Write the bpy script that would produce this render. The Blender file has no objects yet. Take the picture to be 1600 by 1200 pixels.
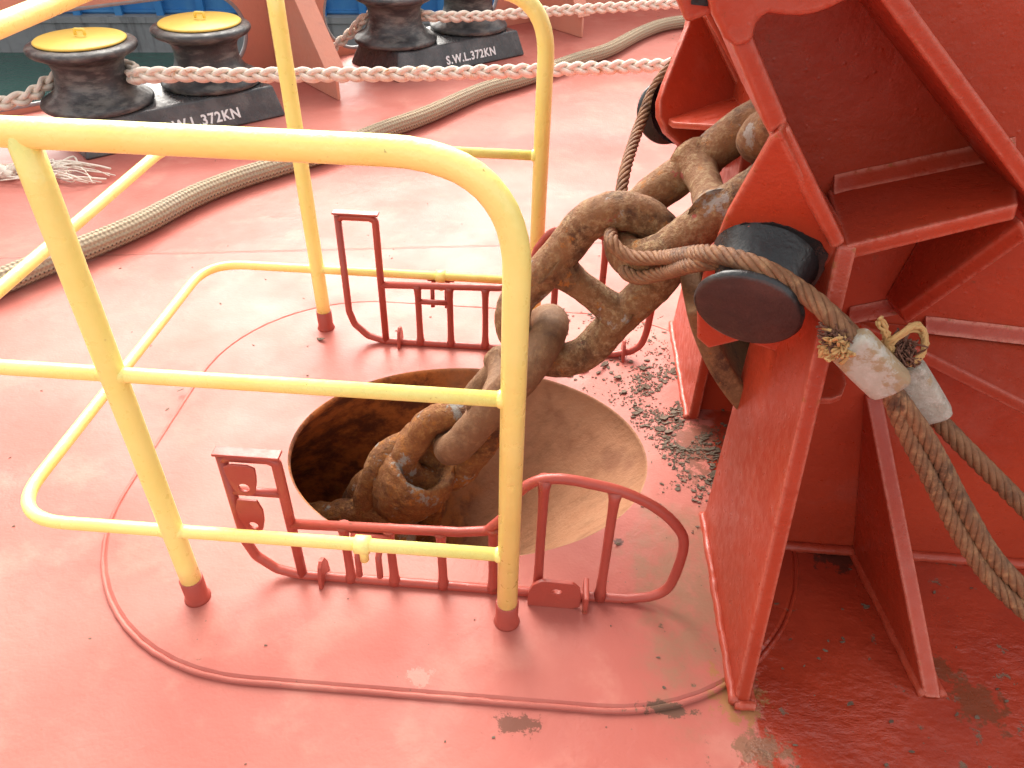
import bpy, bmesh, math, random
from mathutils import Vector, Matrix, noise
random.seed(7)
scene = bpy.context.scene
COL = scene.collection
PI = math.pi

# ------------------------------------------------------------------ camera
FPX = 1186.254
CAM = Vector((.7025, -.9299, 1.368))
_p, _r, _y = math.radians(38.207), math.radians(-1.594), math.radians(-3.232)
FWD = Vector((math.sin(_y)*math.cos(_p), math.cos(_y)*math.cos(_p), -math.sin(_p)))
_rt = Vector((math.cos(_y), -math.sin(_y), 0)); _dn = FWD.cross(_rt)
RIGHT = math.cos(_r)*_rt + math.sin(_r)*_dn
DOWN = -math.sin(_r)*_rt + math.cos(_r)*_dn
cd = bpy.data.cameras.new('camera'); cam = bpy.data.objects.new('camera', cd); COL.objects.link(cam)
cd.sensor_width = 36; cd.lens = FPX/1600*36; cd.clip_start = .02; cd.clip_end = 3000
M3 = Matrix((RIGHT, -DOWN, -FWD)).transposed()
cam.matrix_world = Matrix.Translation(CAM) @ M3.to_4x4()
scene.camera = cam
# ------------------------------------------------------------------ light
SUN_EL, SUN_AZ = math.radians(42), math.radians(-18)     # azimuth measured from +Y towards +X
sdir = Vector((math.sin(SUN_AZ)*math.cos(SUN_EL), math.cos(SUN_AZ)*math.cos(SUN_EL), math.sin(SUN_EL)))
w = bpy.data.worlds.new('World'); scene.world = w; w.use_nodes = True
wn = w.node_tree.nodes; wl = w.node_tree.links
sky = wn.new('ShaderNodeTexSky'); sky.sky_type = 'NISHITA'; sky.sun_disc = False
sky.sun_elevation = SUN_EL; sky.sun_rotation = SUN_AZ; sky.air_density = 1.2; sky.dust_density = 4.0; sky.ozone_density = .6
hs = wn.new('ShaderNodeHueSaturation'); hs.inputs['Saturation'].default_value = .22
bg = wn['Background']; bg.inputs['Strength'].default_value = .15
warm = wn.new('ShaderNodeMix'); warm.data_type = 'RGBA'; warm.blend_type = 'MULTIPLY'; warm.inputs[0].default_value = 1; warm.inputs[7].default_value = (1, .97, .92, 1)
wl.new(sky.outputs[0], hs.inputs['Color']); wl.new(hs.outputs[0], warm.inputs[6]); wl.new(warm.outputs[2], bg.inputs['Color'])
sl = bpy.data.lights.new('sun', 'SUN'); sl.energy = 1.25; sl.angle = math.radians(50); sl.color = (1, .95, .88)
so = bpy.data.objects.new('sun', sl); COL.objects.link(so)
so.rotation_euler = sdir.to_track_quat('Z', 'Y').to_euler(); so.location = (0, 0, 8)
scene.view_settings.view_transform = 'Standard'; scene.view_settings.look = 'None'
scene.view_settings.gamma = 1; scene.view_settings.exposure = 1.57
scene.cycles.use_denoising = True
scene.cycles.max_bounces = 8

# ------------------------------------------------------------------ survey helpers (photo ray -> real plane)
def ray(u, v): return FWD + RIGHT*((u-800)/FPX) + DOWN*((v-600)/FPX)
def at(u, v, ax, val):
    q = ray(u, v); return CAM + q*((val-CAM[ax])/q[ax])
def onp(u, v, n, P):
    q = ray(u, v); return CAM + q*((P-CAM).dot(n)/q.dot(n))
def V(*a): return Vector(a)

# ------------------------------------------------------------------ object helpers
def tag(o, label=None, cat=None, group=None, kind=None):
    if label: o['label'] = label
    if cat: o['category'] = cat
    if group: o['group'] = group
    if kind: o['kind'] = kind
    return o
def empty(name, loc=(0, 0, 0), rz=0):
    o = bpy.data.objects.new(name, None); COL.objects.link(o); o.location = loc; o.rotation_euler = (0, 0, rz)
    o.empty_display_size = .05; return o
class MB:
    def __init__(s): s.v = []; s.f = []; s.uv = {}
    def add(s, vs, fs, uvs=None):
        b = len(s.v); s.v += [Vector(x) for x in vs]
        for i, f in enumerate(fs):
            if uvs: s.uv[len(s.f)] = uvs[i]
            s.f.append([b+k for k in f])
        return s
    def build(s, name, mat, parent=None, smooth=False, bevel=0, angle=None, rough=0, keep_world=True):
        me = bpy.data.meshes.new(name); me.from_pydata(s.v, [], s.f)
        if s.uv:
            l = me.uv_layers.new(name='UVMap')
            for p in me.polygons:
                if p.index in s.uv:
                    for k, li in enumerate(p.loop_indices): l.data[li].uv = s.uv[p.index][k]
        bm = bmesh.new(); bm.from_mesh(me)
        if not s.uv: bmesh.ops.remove_doubles(bm, verts=bm.verts, dist=1e-6)
        bmesh.ops.recalc_face_normals(bm, faces=bm.faces)
        if rough:
            for v in bm.verts:
                v.co += noise.noise_vector(v.co*38)*rough + noise.noise_vector(v.co*110)*rough*.45
        bm.to_mesh(me); bm.free()
        me.materials.append(mat)
        if smooth: me.polygons.foreach_set('use_smooth', [True]*len(me.polygons))
        o = bpy.data.objects.new(name, me); COL.objects.link(o)
        if parent:
            o.parent = parent
            if keep_world:
                m = Matrix.Translation(parent.location) @ parent.rotation_euler.to_matrix().to_4x4()
                q = parent.parent
                while q:
                    m = (Matrix.Translation(q.location) @ q.rotation_euler.to_matrix().to_4x4()) @ m; q = q.parent
                me.transform(m.inverted())
        if bevel:
            bv = o.modifiers.new('bevel', 'BEVEL'); bv.width = bevel; bv.segments = 2; bv.limit_method = 'ANGLE'; bv.angle_limit = math.radians(35)
            me.polygons.foreach_set('use_smooth', [True]*len(me.polygons))
            wn_ = o.modifiers.new('wn', 'WEIGHTED_NORMAL'); wn_.keep_sharp = False
        return o
def frames(pts, closed=False):
    n = len(pts); T = []
    for i in range(n):
        if closed: t = pts[(i+1) % n]-pts[i-1]
        else: t = pts[min(i+1, n-1)]-pts[max(i-1, 0)]
        T.append(t.normalized() if t.length > 1e-9 else V(0, 0, 1))
    ref = V(0, 0, 1) if abs(T[0].z) < .9 else V(1, 0, 0)
    N = [(ref-T[0]*ref.dot(T[0])).normalized()]
    for i in range(1, n):
        a = N[-1]-T[i]*N[-1].dot(T[i]); N.append(a.normalized())
    return T, N, [T[i].cross(N[i]) for i in range(n)]
def tube(mb, pts, r, seg=12, closed=False, cap=True, uv=False):
    pts = [Vector(p) for p in pts]; T, N, Bn = frames(pts, closed); n = len(pts)
    R = r if isinstance(r, (list, tuple)) else [r]*n
    vs = []
    for i in range(n):
        for k in range(seg):
            a = 2*PI*k/seg; vs.append(pts[i]+(N[i]*math.cos(a)+Bn[i]*math.sin(a))*R[i])
    fs = []; uvs = []; L = 0
    for i in range(n if closed else n-1):
        j = (i+1) % n; d = (pts[j]-pts[i]).length
        for k in range(seg):
            k2 = (k+1) % seg
            fs.append([i*seg+k, j*seg+k, j*seg+k2, i*seg+k2])
            uvs.append([(L, k/seg), (L+d, k/seg), (L+d, (k+1)/seg), (L, (k+1)/seg)])
        L += d
    if cap and not closed:
        fs.append([k for k in range(seg)][::-1]); fs.append([(n-1)*seg+k for k in range(seg)])
        uvs += [[(0, 0)]*seg, [(0, 0)]*seg]
    mb.add(vs, fs, uvs if uv else None); return mb
def fillet(pts, rad, n=7, closed=False):
    pts = [Vector(p) for p in pts]; out = []; m = len(pts)
    R = rad if isinstance(rad, (list, tuple)) else [rad]*m
    for i, p in enumerate(pts):
        if not closed and i in (0, m-1): out.append(p); continue
        a = pts[i-1]-p; b = pts[(i+1) % m]-p
        la, lb = a.length, b.length; a.normalize(); b.normalize()
        ang = a.angle(b)
        if ang > PI-.02 or R[i] <= 0: out.append(p); continue
        d = min(R[i]/math.tan(ang/2), la*.49, lb*.49)
        s, e = p+a*d, p+b*d
        for k in range(n+1):
            t = k/n; out.append(s*(1-t)**2+p*2*t*(1-t)+e*t*t)
    return out
def spline(pts, n=8, closed=False):
    pts = [Vector(p) for p in pts]; m = len(pts); out = []
    for i in range(m if closed else m-1):
        g = (lambda k: pts[k % m]) if closed else (lambda k: pts[max(0, min(m-1, k))])
        p0, p1, p2, p3 = g(i-1), g(i), g(i+1), g(i+2)
        for k in range(n):
            t = k/n; out.append(.5*((2*p1)+(p2-p0)*t+(2*p0-5*p1+4*p2-p3)*t*t+(3*p1-p0-3*p2+p3)*t**3))
    if not closed: out.append(pts[-1])
    return out
def resample(pts, step, closed=False):
    out = [pts[0].copy()]; acc = 0
    P = pts+[pts[0]] if closed else pts
    for a, b in zip(P, P[1:]):
        L = (b-a).length; t = step-acc
        while t <= L: out.append(a.lerp(b, t/L)); t += step
        acc = L-(t-step)
    if not closed: out.append(P[-1].copy())
    return out
def prism(mb, poly, thick):
    poly = [Vector(p) for p in poly]; t = Vector(thick); n = len(poly)
    mb.add(poly+[p+t for p in poly], [list(range(n))[::-1], list(range(n, 2*n))]+[[i, (i+1) % n, n+(i+1) % n, n+i] for i in range(n)])
    return mb
def box(mb, a, b):
    x0, y0, z0 = a; x1, y1, z1 = b
    return prism(mb, [(x0, y0, z0), (x1, y0, z0), (x1, y1, z0), (x0, y1, z0)], (0, 0, z1-z0))
def lathe(mb, prof, c, axis, seg=48, rx=None):
    c = Vector(c); ax = Vector(axis).normalized()
    e1 = ax.cross(V(0, 0, 1)) if abs(ax.z) < .9 else V(1, 0, 0)
    e1 = (e1-ax*e1.dot(ax)).normalized(); e2 = ax.cross(e1); n = len(prof)
    vs = [c+ax*h+(e1*math.cos(2*PI*k/seg)+e2*math.sin(2*PI*k/seg))*max(r, 1e-4) for r, h in prof for k in range(seg)]
    fs = [[i*seg+k, i*seg+(k+1) % seg, (i+1)*seg+(k+1) % seg, (i+1)*seg+k] for i in range(n-1) for k in range(seg)]
    mb.add(vs, fs); return mb
def strands(mb, pts, R, pitch, n=6, rs=None, seg=6, step=.006, phase=0, core=True):
    pts = resample([Vector(p) for p in pts], step); T, N, Bn = frames(pts); rs = rs or R*.375; rc = R-rs*.9
    for s in range(n):
        P = []; L = 0
        for i, p in enumerate(pts):
            if i: L += (p-pts[i-1]).length
            a = 2*PI*(L/pitch+s/n)+phase
            P.append(p+(N[i]*math.cos(a)+Bn[i]*math.sin(a))*rc)
        tube(mb, P, rs, seg)
    if core: tube(mb, pts, rc*.8, 8)
def plait(mb, pts, R, pitch, seg=9, step=.010):
    pts = resample([Vector(p) for p in pts], step); T, N, Bn = frames(pts)
    for s in range(3):
        for tw in (-1, 1):
            P = []; L = 0
            for i, p in enumerate(pts):
                if i: L += (p-pts[i-1]).length
                a = 2*PI*(L/pitch+s/3); w_ = noise.noise(p*9+V(s*7, tw, 0))*R*.14
                P.append(p+N[i]*(math.sin(a)*R*.60+w_+tw*R*.10)+Bn[i]*(math.sin(2*a)*R*.42+tw*R*.17))
            tube(mb, P, R*.34, seg)

# ------------------------------------------------------------------ materials
class NT:
    def __init__(s, name):
        s.m = bpy.data.materials.new(name); s.m.use_nodes = True; s.t = s.m.node_tree; s.N = s.t.nodes
        s.bsdf = s.N['Principled BSDF']; s.tc = s.N.new('ShaderNodeTexCoord'); s.geo = s.N.new('ShaderNodeNewGeometry')
        s.pos = s.geo.outputs['Position']
    def put(s, node, sock, val):
        if val is None: return
        if hasattr(val, 'is_output'): s.t.links.new(val, node.inputs[sock])
        else:
            d = node.inputs[sock].default_value
            if hasattr(d, '__len__') and not hasattr(val, '__len__'): val = [val]*len(d)
            if hasattr(d, '__len__') and len(d) == 4 and len(val) == 3: val = list(val)+[1]
            node.inputs[sock].default_value = val
    def noise(s, scale, detail=4, rough=.55, vec=None, dist=0, out='Fac'):
        n = s.N.new('ShaderNodeTexNoise'); s.put(n, 'Scale', scale); s.put(n, 'Detail', detail); s.put(n, 'Roughness', rough); s.put(n, 'Distortion', dist)
        s.t.links.new(vec or s.pos, n.inputs['Vector']); return n.outputs[out]
    def voro(s, scale, vec=None, feature='F1', out='Distance'):
        n = s.N.new('ShaderNodeTexVoronoi'); n.feature = feature; s.put(n, 'Scale', scale); s.t.links.new(vec or s.pos, n.inputs['Vector']); return n.outputs[out]
    def math(s, op, a, b=0., c=None, clamp=False):
        n = s.N.new('ShaderNodeMath'); n.operation = op; n.use_clamp = clamp; s.put(n, 0, a); s.put(n, 1, b)
        if c is not None: s.put(n, 2, c)
        return n.outputs[0]
    def ramp(s, f, lo, hi, a=0., b=1.):
        n = s.N.new('ShaderNodeMapRange'); n.interpolation_type = 'SMOOTHSTEP'
        s.put(n, 'Value', f); s.put(n, 'From Min', lo); s.put(n, 'From Max', hi); s.put(n, 'To Min', a); s.put(n, 'To Max', b); return n.outputs[0]
    def mix(s, f, a, b):
        n = s.N.new('ShaderNodeMix'); n.data_type = 'RGBA'
        s.put(n, 'Factor', f) if False else (s.t.links.new(f, n.inputs[0]) if hasattr(f, 'is_output') else setattr(n.inputs[0], 'default_value', f))
        s.put(n, 6, a); s.put(n, 7, b); return n.outputs[2]
    def sep(s, vec=None):
        n = s.N.new('ShaderNodeSeparateXYZ'); s.t.links.new(vec or s.pos, n.inputs[0]); return n.outputs
    def scalev(s, v, vec=None):
        n = s.N.new('ShaderNodeMapping'); n.inputs['Scale'].default_value = v; s.t.links.new(vec or s.pos, n.inputs[0]); return n.outputs[0]
    def fin(s, col, rough=.5, h=None, dist=.003, strength=1., metal=0., spec=None, coat=0):
        s.put(s.bsdf, 'Base Color', col); s.put(s.bsdf, 'Roughness', rough); s.put(s.bsdf, 'Metallic', metal)
        if spec is not None: s.put(s.bsdf, 'Specular IOR Level', spec)
        if coat: s.put(s.bsdf, 'Coat Weight', coat); s.put(s.bsdf, 'Coat Roughness', .2)
        if h is not None:
            b = s.N.new('ShaderNodeBump'); s.put(b, 'Height', h); s.put(b, 'Distance', dist); s.put(b, 'Strength', strength)
            s.t.links.new(b.outputs[0], s.bsdf.inputs['Normal'])
        return s.m

def red_paint(name, base, base2, rough=.36, chip=.0, lump=.0028, rustamt=.60, edge=False):
    t = NT(name)
    n1 = t.noise(3.2, 5); n2 = t.noise(38, 4); n3 = t.noise(210, 2)
    col = t.mix(t.ramp(n1, .35, .68), base, base2)
    col = t.mix(t.ramp(t.noise(9, 6, .65), .60, .72, 0, .35), col, (base[0]*.62, base[1]*.62, base[2]*.7))
    rust = t.math('MULTIPLY', t.ramp(t.noise(26, 6, .7), rustamt+.06, rustamt+.13), .8)
    col = t.mix(rust, col, (.16, .05, .02))
    if edge:
        bv = t.N.new('ShaderNodeBevel'); bv.samples = 4; bv.inputs['Radius'].default_value = .011
        dt = t.N.new('ShaderNodeVectorMath'); dt.operation = 'DOT_PRODUCT'; t.t.links.new(bv.outputs[0], dt.inputs[0]); t.t.links.new(t.geo.outputs['Normal'], dt.inputs[1])
        em = t.ramp(dt.outputs['Value'], .93, .997, 1, 0); en = t.noise(75, 4, .7)
        col = t.mix(t.math('MULTIPLY', em, t.ramp(en, .36, .54, .15, .8)), col, (.60, .20, .14))
        col = t.mix(t.math('MULTIPLY', em, t.ramp(t.noise(48, 5, .75), .60, .66, 0, .9)), col, (.30, .12, .035))
        col = t.mix(t.ramp(t.noise(2.3, 6, .7), .56, .70, 0, .5), col, (.40, .085, .055))
    drip = t.noise(1, 5, .6, vec=t.scalev((26, 26, 4)))
    h = t.math('ADD', t.math('MULTIPLY', n2, .8), t.math('MULTIPLY', n3, .14)); h = t.math('ADD', h, t.math('MULTIPLY', drip, .16))
    h = t.math('ADD', h, t.math('MULTIPLY', t.ramp(t.voro(55), 0.0, .22, 1, 0), .22))
    return t.fin(col, t.ramp(n2, .3, .7, rough-.07, rough+.12), h, lump, spec=.42)

M = {}
M['stopper'] = red_paint('red_enamel', (.44, .052, .020), (.37, .040, .016), .34, edge=True, lump=.0024)
M['grate'] = red_paint('red_rod_paint', (.42, .080, .055), (.35, .060, .042), .36, lump=.0016, rustamt=.58)
M['bulwark'] = red_paint('red_bulwark_paint', (.66, .27, .18), (.60, .26, .18), .36, rustamt=.62)

# deck: faded red oxide with the stopper's shade painted as deeper red, dust and rust
BLOBS = [(at(u, v, 2, 0).x, at(u, v, 2, 0).y, rx, ry, c) for u, v, rx, ry, c in (
    (812, 1132, .045, .020, (.13, .05, .03)), (1045, 1110, .050, .014, (.11, .07, .045)), (1150, 1085, .05, .06, (.34, .16, .06)),
    (1530, 1100, .05, .05, (.17, .05, .02)), (1465, 1045, .05, .03, (.17, .05, .02)), (655, 1062, .028, .018, (.50, .22, .175)), (1190, 1170, .05, .03, (.24, .12, .07)), (1310, 875, .06, .03, (.05, .025, .018)), (965, 852, .012, .010, (.10, .06, .05)), (1085, 700, .06, .13, (.22, .085, .055)))]
def deck_mat():
    t = NT('red_deck_paint'); X, Y, Z = t.sep()
    n1 = t.noise(1.6, 5); n2 = t.noise(30, 5, .6); n3 = t.noise(160, 3); nb = t.noise(5, 5, .6)
    col = t.mix(t.ramp(n1, .35, .66), (.50, .165, .130), (.44, .122, .095))
    col = t.mix(t.ramp(nb, .50, .72, 0, .55), col, (.56, .235, .18))
    col = t.mix(t.ramp(t.noise(14, 6, .7), .62, .74, 0, .5), col, (.36, .10, .075))
    # stopper's shade put into the colour: deeper, glossier red round its feet
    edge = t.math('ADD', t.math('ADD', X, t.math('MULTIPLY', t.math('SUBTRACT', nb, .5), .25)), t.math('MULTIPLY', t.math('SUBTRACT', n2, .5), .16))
    stopper_shade = t.ramp(edge, 1.13, 1.17)
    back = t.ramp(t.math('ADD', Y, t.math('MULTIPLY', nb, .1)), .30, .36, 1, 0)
    stopper_shade = t.math('MULTIPLY', stopper_shade, t.ramp(t.math('ADD', Y, t.math('MULTIPLY', nb, .3)), 1.20, 1.30, 1, 0))
    col = t.mix(stopper_shade, col, t.mix(t.ramp(t.noise(7, 5), .4, .65), (.38, .044, .018), (.33, .038, .017)))
    # tan dust and grime in the corner beside the stopper and along the doubler edge
    dx = t.math('SUBTRACT', X, 1.04); dy = t.math('SUBTRACT', Y, .12)
    dd = t.math('SQRT', t.math('ADD', t.math('MULTIPLY', t.math('MULTIPLY', dx, dx), 5.), t.math('MULTIPLY', dy, dy)))
    dd = t.math('ADD', dd, t.math('MULTIPLY', t.math('SUBTRACT', t.noise(8, 6, .7), .5), .7))
    col = t.mix(t.math('MULTIPLY', t.math('MULTIPLY', t.ramp(dd, .12, .34, .75, 0), t.ramp(t.noise(22, 6, .7), .35, .6, .35, 1)), t.ramp(stopper_shade, 0, 1, 1, .0)), col, (.27, .165, .10))
    # broken rust patches near the stopper's foot
    rr = t.math('ADD', t.noise(19, 7, .72), t.ramp(X, .2, 1.6, -.07, .035))
    near = t.ramp(Y, -.25, .05, 1, 0)
    rust = t.ramp(t.math('ADD', rr, t.math('MULTIPLY', near, .03)), .655, .69)
    col = t.mix(t.math('MULTIPLY', rust, .85), col, t.mix(t.noise(60, 4), (.10, .045, .022), (.20, .17, .11)))
    speck = t.math('MULTIPLY', t.ramp(t.voro(42), .05, .09, 1, 0), t.ramp(t.noise(6, 3), .55, .6))
    col = t.mix(t.math('MULTIPLY', speck, .7), col, (.14, .11, .08))
    for bx, by, rx, ry, cc in BLOBS:
        ex = t.math('DIVIDE', t.math('SUBTRACT', X, bx), rx); ey = t.math('DIVIDE', t.math('SUBTRACT', Y, by), ry)
        e = t.math('SQRT', t.math('ADD', t.math('MULTIPLY', ex, ex), t.math('MULTIPLY', ey, ey)))
        e = t.math('ADD', e, t.math('MULTIPLY', t.math('SUBTRACT', t.noise(34, 6, .75), .5), 4.2))
        col = t.mix(t.ramp(e, .75, 1.05, .85, 0), col, cc)
    # plate seam running athwart
    s1 = t.math('ABSOLUTE', t.math('SUBTRACT', t.math('ADD', Y, t.math('MULTIPLY', t.math('SUBTRACT', n2, .5), .010)), t.math('ADD', 1.562, t.math('MULTIPLY', X, .169))))
    seam = t.ramp(s1, .002, .009, 1, 0)
    col = t.mix(t.math('MULTIPLY', seam, .5), col, (.25, .07, .05))
    h = t.math('ADD', t.math('MULTIPLY', n2, .5), t.math('MULTIPLY', n3, .16)); h = t.math('ADD', h, t.math('MULTIPLY', nb, 2.2))
    h = t.math('ADD', h, t.math('MULTIPLY', seam, .6)); h = t.math('ADD', h, t.math('MULTIPLY', rust, -.25))
    h = t.math('ADD', h, t.math('MULTIPLY', t.math('MULTIPLY', t.math('MULTIPLY', t.noise(1, 5, .6, vec=t.scalev((24, 52, 1))), t.math('MULTIPLY', t.ramp(t.noise(5, 4), .42, .62, .2, 1), t.ramp(Y, -.02, .16, 1, .35))), stopper_shade), 3.4))
    ro = t.ramp(t.noise(4, 5), .35, .7, .30, .46); ro = t.math('SUBTRACT', ro, t.math('MULTIPLY', stopper_shade, .12)); ro = t.math('ADD', ro, t.math('MULTIPLY', rust, .3))
    return t.fin(col, t.math('ADD', ro, .04), h, .0018, spec=t.ramp(stopper_shade, 0, 1, .19, .60))
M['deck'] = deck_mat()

def yellow():
    t = NT('yellow_paint'); n2 = t.noise(45, 4); n3 = t.noise(200, 2)
    col = t.mix(t.ramp(t.noise(6, 4), .35, .7), (.94, .88, .29), (.90, .82, .23))
    col = t.mix(t.ramp(t.noise(70, 5, .7), .68, .74, 0, .7), col, (.30, .12, .03))
    return t.fin(col, t.ramp(n2, .3, .7, .26, .4), t.math('ADD', n2, t.math('MULTIPLY', n3, .3)), .0018, spec=.6)
M['yellow'] = yellow()
def black(name, tint=(.016, .016, .017), rough=.33, chips=True, wear=0):
    t = NT(name); n2 = t.noise(30, 5); n3 = t.noise(150, 3)
    col = t.mix(t.ramp(t.noise(8, 5), .4, .7), tint, (tint[0]*2.2, tint[1]*2.1, tint[2]*2.))
    if chips: col = t.mix(t.ramp(t.noise(33, 4, .7), .69, .72), col, (.42, .09, .06))
    if wear:
        wv = t.noise(1, 6, .65, vec=t.scalev((9, 9, 30)))
        col = t.mix(t.ramp(wv, .42, .66, 0, wear), col, (.17, .16, .145))
        col = t.mix(t.ramp(t.noise(12, 5, .7), .64, .72, 0, .7), col, (.22, .11, .06))
    return t.fin(col, t.ramp(n2, .3, .7, rough-.08, rough+.15), t.math('ADD', n2, t.math('MULTIPLY', n3, .3)), .003)
M['black'] = black('black_gloss_paint')
M['disc'] = black('dark_brown_primer', (.034, .017, .015), .42, False)
M['bollard'] = black('worn_black_bollard_paint', (.03, .03, .032), .40, False, .8)
M['bbox'] = black('bollard_base_paint', (.050, .050, .053), .28, False)
def rusty(name, dark, mid, light, grey, gr=.60, bump=.006, pink=False, orange=.62):
    t = NT(name); n = t.noise(11, 7, .7, dist=.4); n2 = t.noise(64, 7, .75); n3 = t.noise(170, 3)
    col = t.mix(t.ramp(n, .30, .52), dark, mid); col = t.mix(t.math('MULTIPLY', t.ramp(n2, .44, .70), t.ramp(t.noise(8, 3), .38, .56, .45, 1)), col, light)
    col = t.mix(t.ramp(t.noise(24, 6, .75), orange, orange+.09), col, (.42, .155, .028))
    col = t.mix(t.ramp(t.noise(9.5, 6, .7), gr, gr+.05), col, grey)
    if pink: col = t.mix(t.ramp(t.noise(15, 5, .6), .66, .69), col, (.36, .075, .05))
    col = t.mix(t.ramp(n3, .62, .78, 0, .32), col, dark)
    h = t.math('ADD', n2, t.math('MULTIPLY', n, .9)); h = t.math('ADD', h, t.math('MULTIPLY', n3, .35))
    return t.fin(col, .72, h, bump)
M['chain'] = rusty('chain_rust', (.075, .030, .012), (.27, .120, .045), (.47, .31, .155), (.36, .32, .28), .60, .009, True, .585)
M['chain_low'] = rusty('heavy_rust', (.075, .022, .009), (.28, .10, .026), (.46, .22, .065), (.34, .31, .27), .575, .012, False, .53)
M['chain_dark'] = rusty('worn_brown_steel', (.11, .050, .021), (.19, .092, .040), (.28, .155, .072), (.30, .24, .18), .70, .004, False, .72)
M['guide'] = rusty('guide_rust', (.07, .03, .014), (.20, .10, .04), (.30, .16, .07), (.25, .2, .15), .70, .003)
M['dark_fill'] = black('dark_interior', (.008, .008, .009), .5, False)  # near-black stand-in for shade inside the trough and the beam hole
M['wire'] = rusty('wire_rope_rust', (.055, .025, .013), (.20, .085, .036), (.35, .185, .085), (.30, .20, .14), .70, .002, False, .70)
M['ferrule'] = rusty('aluminium_ferrule', (.25, .21, .16), (.44, .40, .33), (.56, .53, .47), (.36, .26, .15), .56, .0030, False, .74)
t = NT('hemp_fray'); M['hemp'] = t.fin(t.mix(t.noise(60, 4), (.38, .19, .06), (.62, .40, .17)), .9)
t = NT('dark_fray'); M['fray_dark'] = t.fin(t.mix(t.noise(80, 4), (.07, .025, .018), (.22, .09, .05)), .8)
def rope(name, a, b, c):
    t = NT(name); return t.fin(t.mix(t.ramp(t.noise(20, 6, .7), .56, .72), t.mix(t.noise(70, 5, .7), a, b), c), .9, t.noise(300, 3), .002)
M['white_rope'] = rope('pale_polypropylene', (.72, .60, .49), (.86, .78, .68), (.55, .27, .11))
M['grey_rope'] = rope('dirty_rope', (.25, .20, .15), (.45, .38, .30), (.18, .13, .09))
def braid():
    t = NT('khaki_braided_cover'); uv = t.tc.outputs['UV']; X, Y, Z = t.sep(uv)
    a = t.math('ADD', t.math('MULTIPLY', X, 190.), t.math('MULTIPLY', Y, 2*PI*7)); b = t.math('SUBTRACT', t.math('MULTIPLY', X, 190.), t.math('MULTIPLY', Y, 2*PI*7))
    pr = t.math('MULTIPLY', t.math('SINE', a), t.math('SINE', b)); pr = t.math('ADD', t.math('MULTIPLY', pr, .5), .5)
    dots = t.math('MULTIPLY', t.ramp(pr, .70, .95), t.ramp(t.math('ABSOLUTE', t.math('SUBTRACT', Y, .30)), .05, .09, 1, .15))
    col = t.mix(t.noise(90, 5, .7), (.36, .27, .17), (.54, .43, .30)); col = t.mix(t.ramp(t.noise(5, 4), .45, .7, 0, .5), col, (.40, .33, .25))
    col = t.mix(t.ramp(pr, .30, .08, 0, .3), col, (.13, .095, .06)); col = t.mix(t.math('MULTIPLY', dots, .9), col, (.06, .05, .035))
    h = t.math('ADD', pr, t.math('MULTIPLY', t.noise(260, 3), .5))
    return t.fin(col, .92, h, .009)
M['braid'] = braid()
def hawse():
    t = NT('hawse_pipe_rust'); X, Y, Z = t.sep()
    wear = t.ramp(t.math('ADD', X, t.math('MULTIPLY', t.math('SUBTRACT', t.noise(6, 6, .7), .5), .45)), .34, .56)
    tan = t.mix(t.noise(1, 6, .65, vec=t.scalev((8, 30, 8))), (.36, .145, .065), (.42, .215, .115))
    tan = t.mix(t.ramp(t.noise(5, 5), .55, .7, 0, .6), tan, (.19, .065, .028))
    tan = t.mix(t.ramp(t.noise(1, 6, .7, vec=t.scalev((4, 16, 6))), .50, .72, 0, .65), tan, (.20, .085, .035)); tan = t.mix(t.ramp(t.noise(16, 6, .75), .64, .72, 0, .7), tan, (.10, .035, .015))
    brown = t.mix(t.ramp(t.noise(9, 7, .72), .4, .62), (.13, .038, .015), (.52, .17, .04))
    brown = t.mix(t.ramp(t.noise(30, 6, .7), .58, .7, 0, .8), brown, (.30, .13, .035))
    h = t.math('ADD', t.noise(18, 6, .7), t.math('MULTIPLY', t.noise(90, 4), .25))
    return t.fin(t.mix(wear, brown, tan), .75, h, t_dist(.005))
def t_dist(x): return x
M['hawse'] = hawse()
t = NT('flake'); M['flake'] = t.fin(t.mix(t.noise(25, 5), (.080, .052, .032), (.20, .145, .10)), .8, t.noise(120, 4), .003)
t = NT('yellow_lid_paint'); M['lid'] = t.fin(t.mix(t.noise(12, 5), (.85, .62, .14), (.78, .52, .08)), .45, t.noise(60, 4), .002)
t = NT('white_stencil'); M['white'] = t.fin(t.mix(t.ramp(t.noise(90, 4), .62, .7), (.82, .82, .82), (.35, .35, .36)), .6)
t = NT('rim_grey'); M['rim'] = t.fin(t.mix(t.noise(20, 5), (.38, .36, .36), (.20, .16, .15)), .35, t.noise(40, 4), .003)
def water():
    t = NT('harbour_water'); n = t.noise(1, 6, .6, vec=t.scalev((1.2, 2.6, 1))); n2 = t.noise(1, 4, .6, vec=t.scalev((5, 9, 1)))
    return t.fin((.018, .095, .072), .10, t.math('ADD', n, t.math('MULTIPLY', n2, .6)), .45, spec=.5)
M['water'] = water()
def concrete():
    t = NT('quay_concrete'); n = t.noise(.8, 6, .6); st = t.noise(1, 6, .7, vec=t.scalev((2.2, 2.2, .25)))
    col = t.mix(n, (.16, .165, .17), (.26, .265, .27)); col = t.mix(t.ramp(st, .5, .68, 0, .75), col, (.07, .07, .075))
    return t.fin(col, .85, t.noise(6, 5), .03)
M['concrete'] = concrete()
t = NT('blue_steel'); M['blue'] = t.fin(t.mix(t.ramp(t.noise(1, 6, .65, vec=t.scalev((1.5, 1.5, .6))), .4, .75), (.02, .15, .40), (.055, .21, .43)), .45, t.noise(3, 4), .02)
t = NT('hull'); M['hull'] = t.fin((.12, .03, .025), .5)

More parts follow.
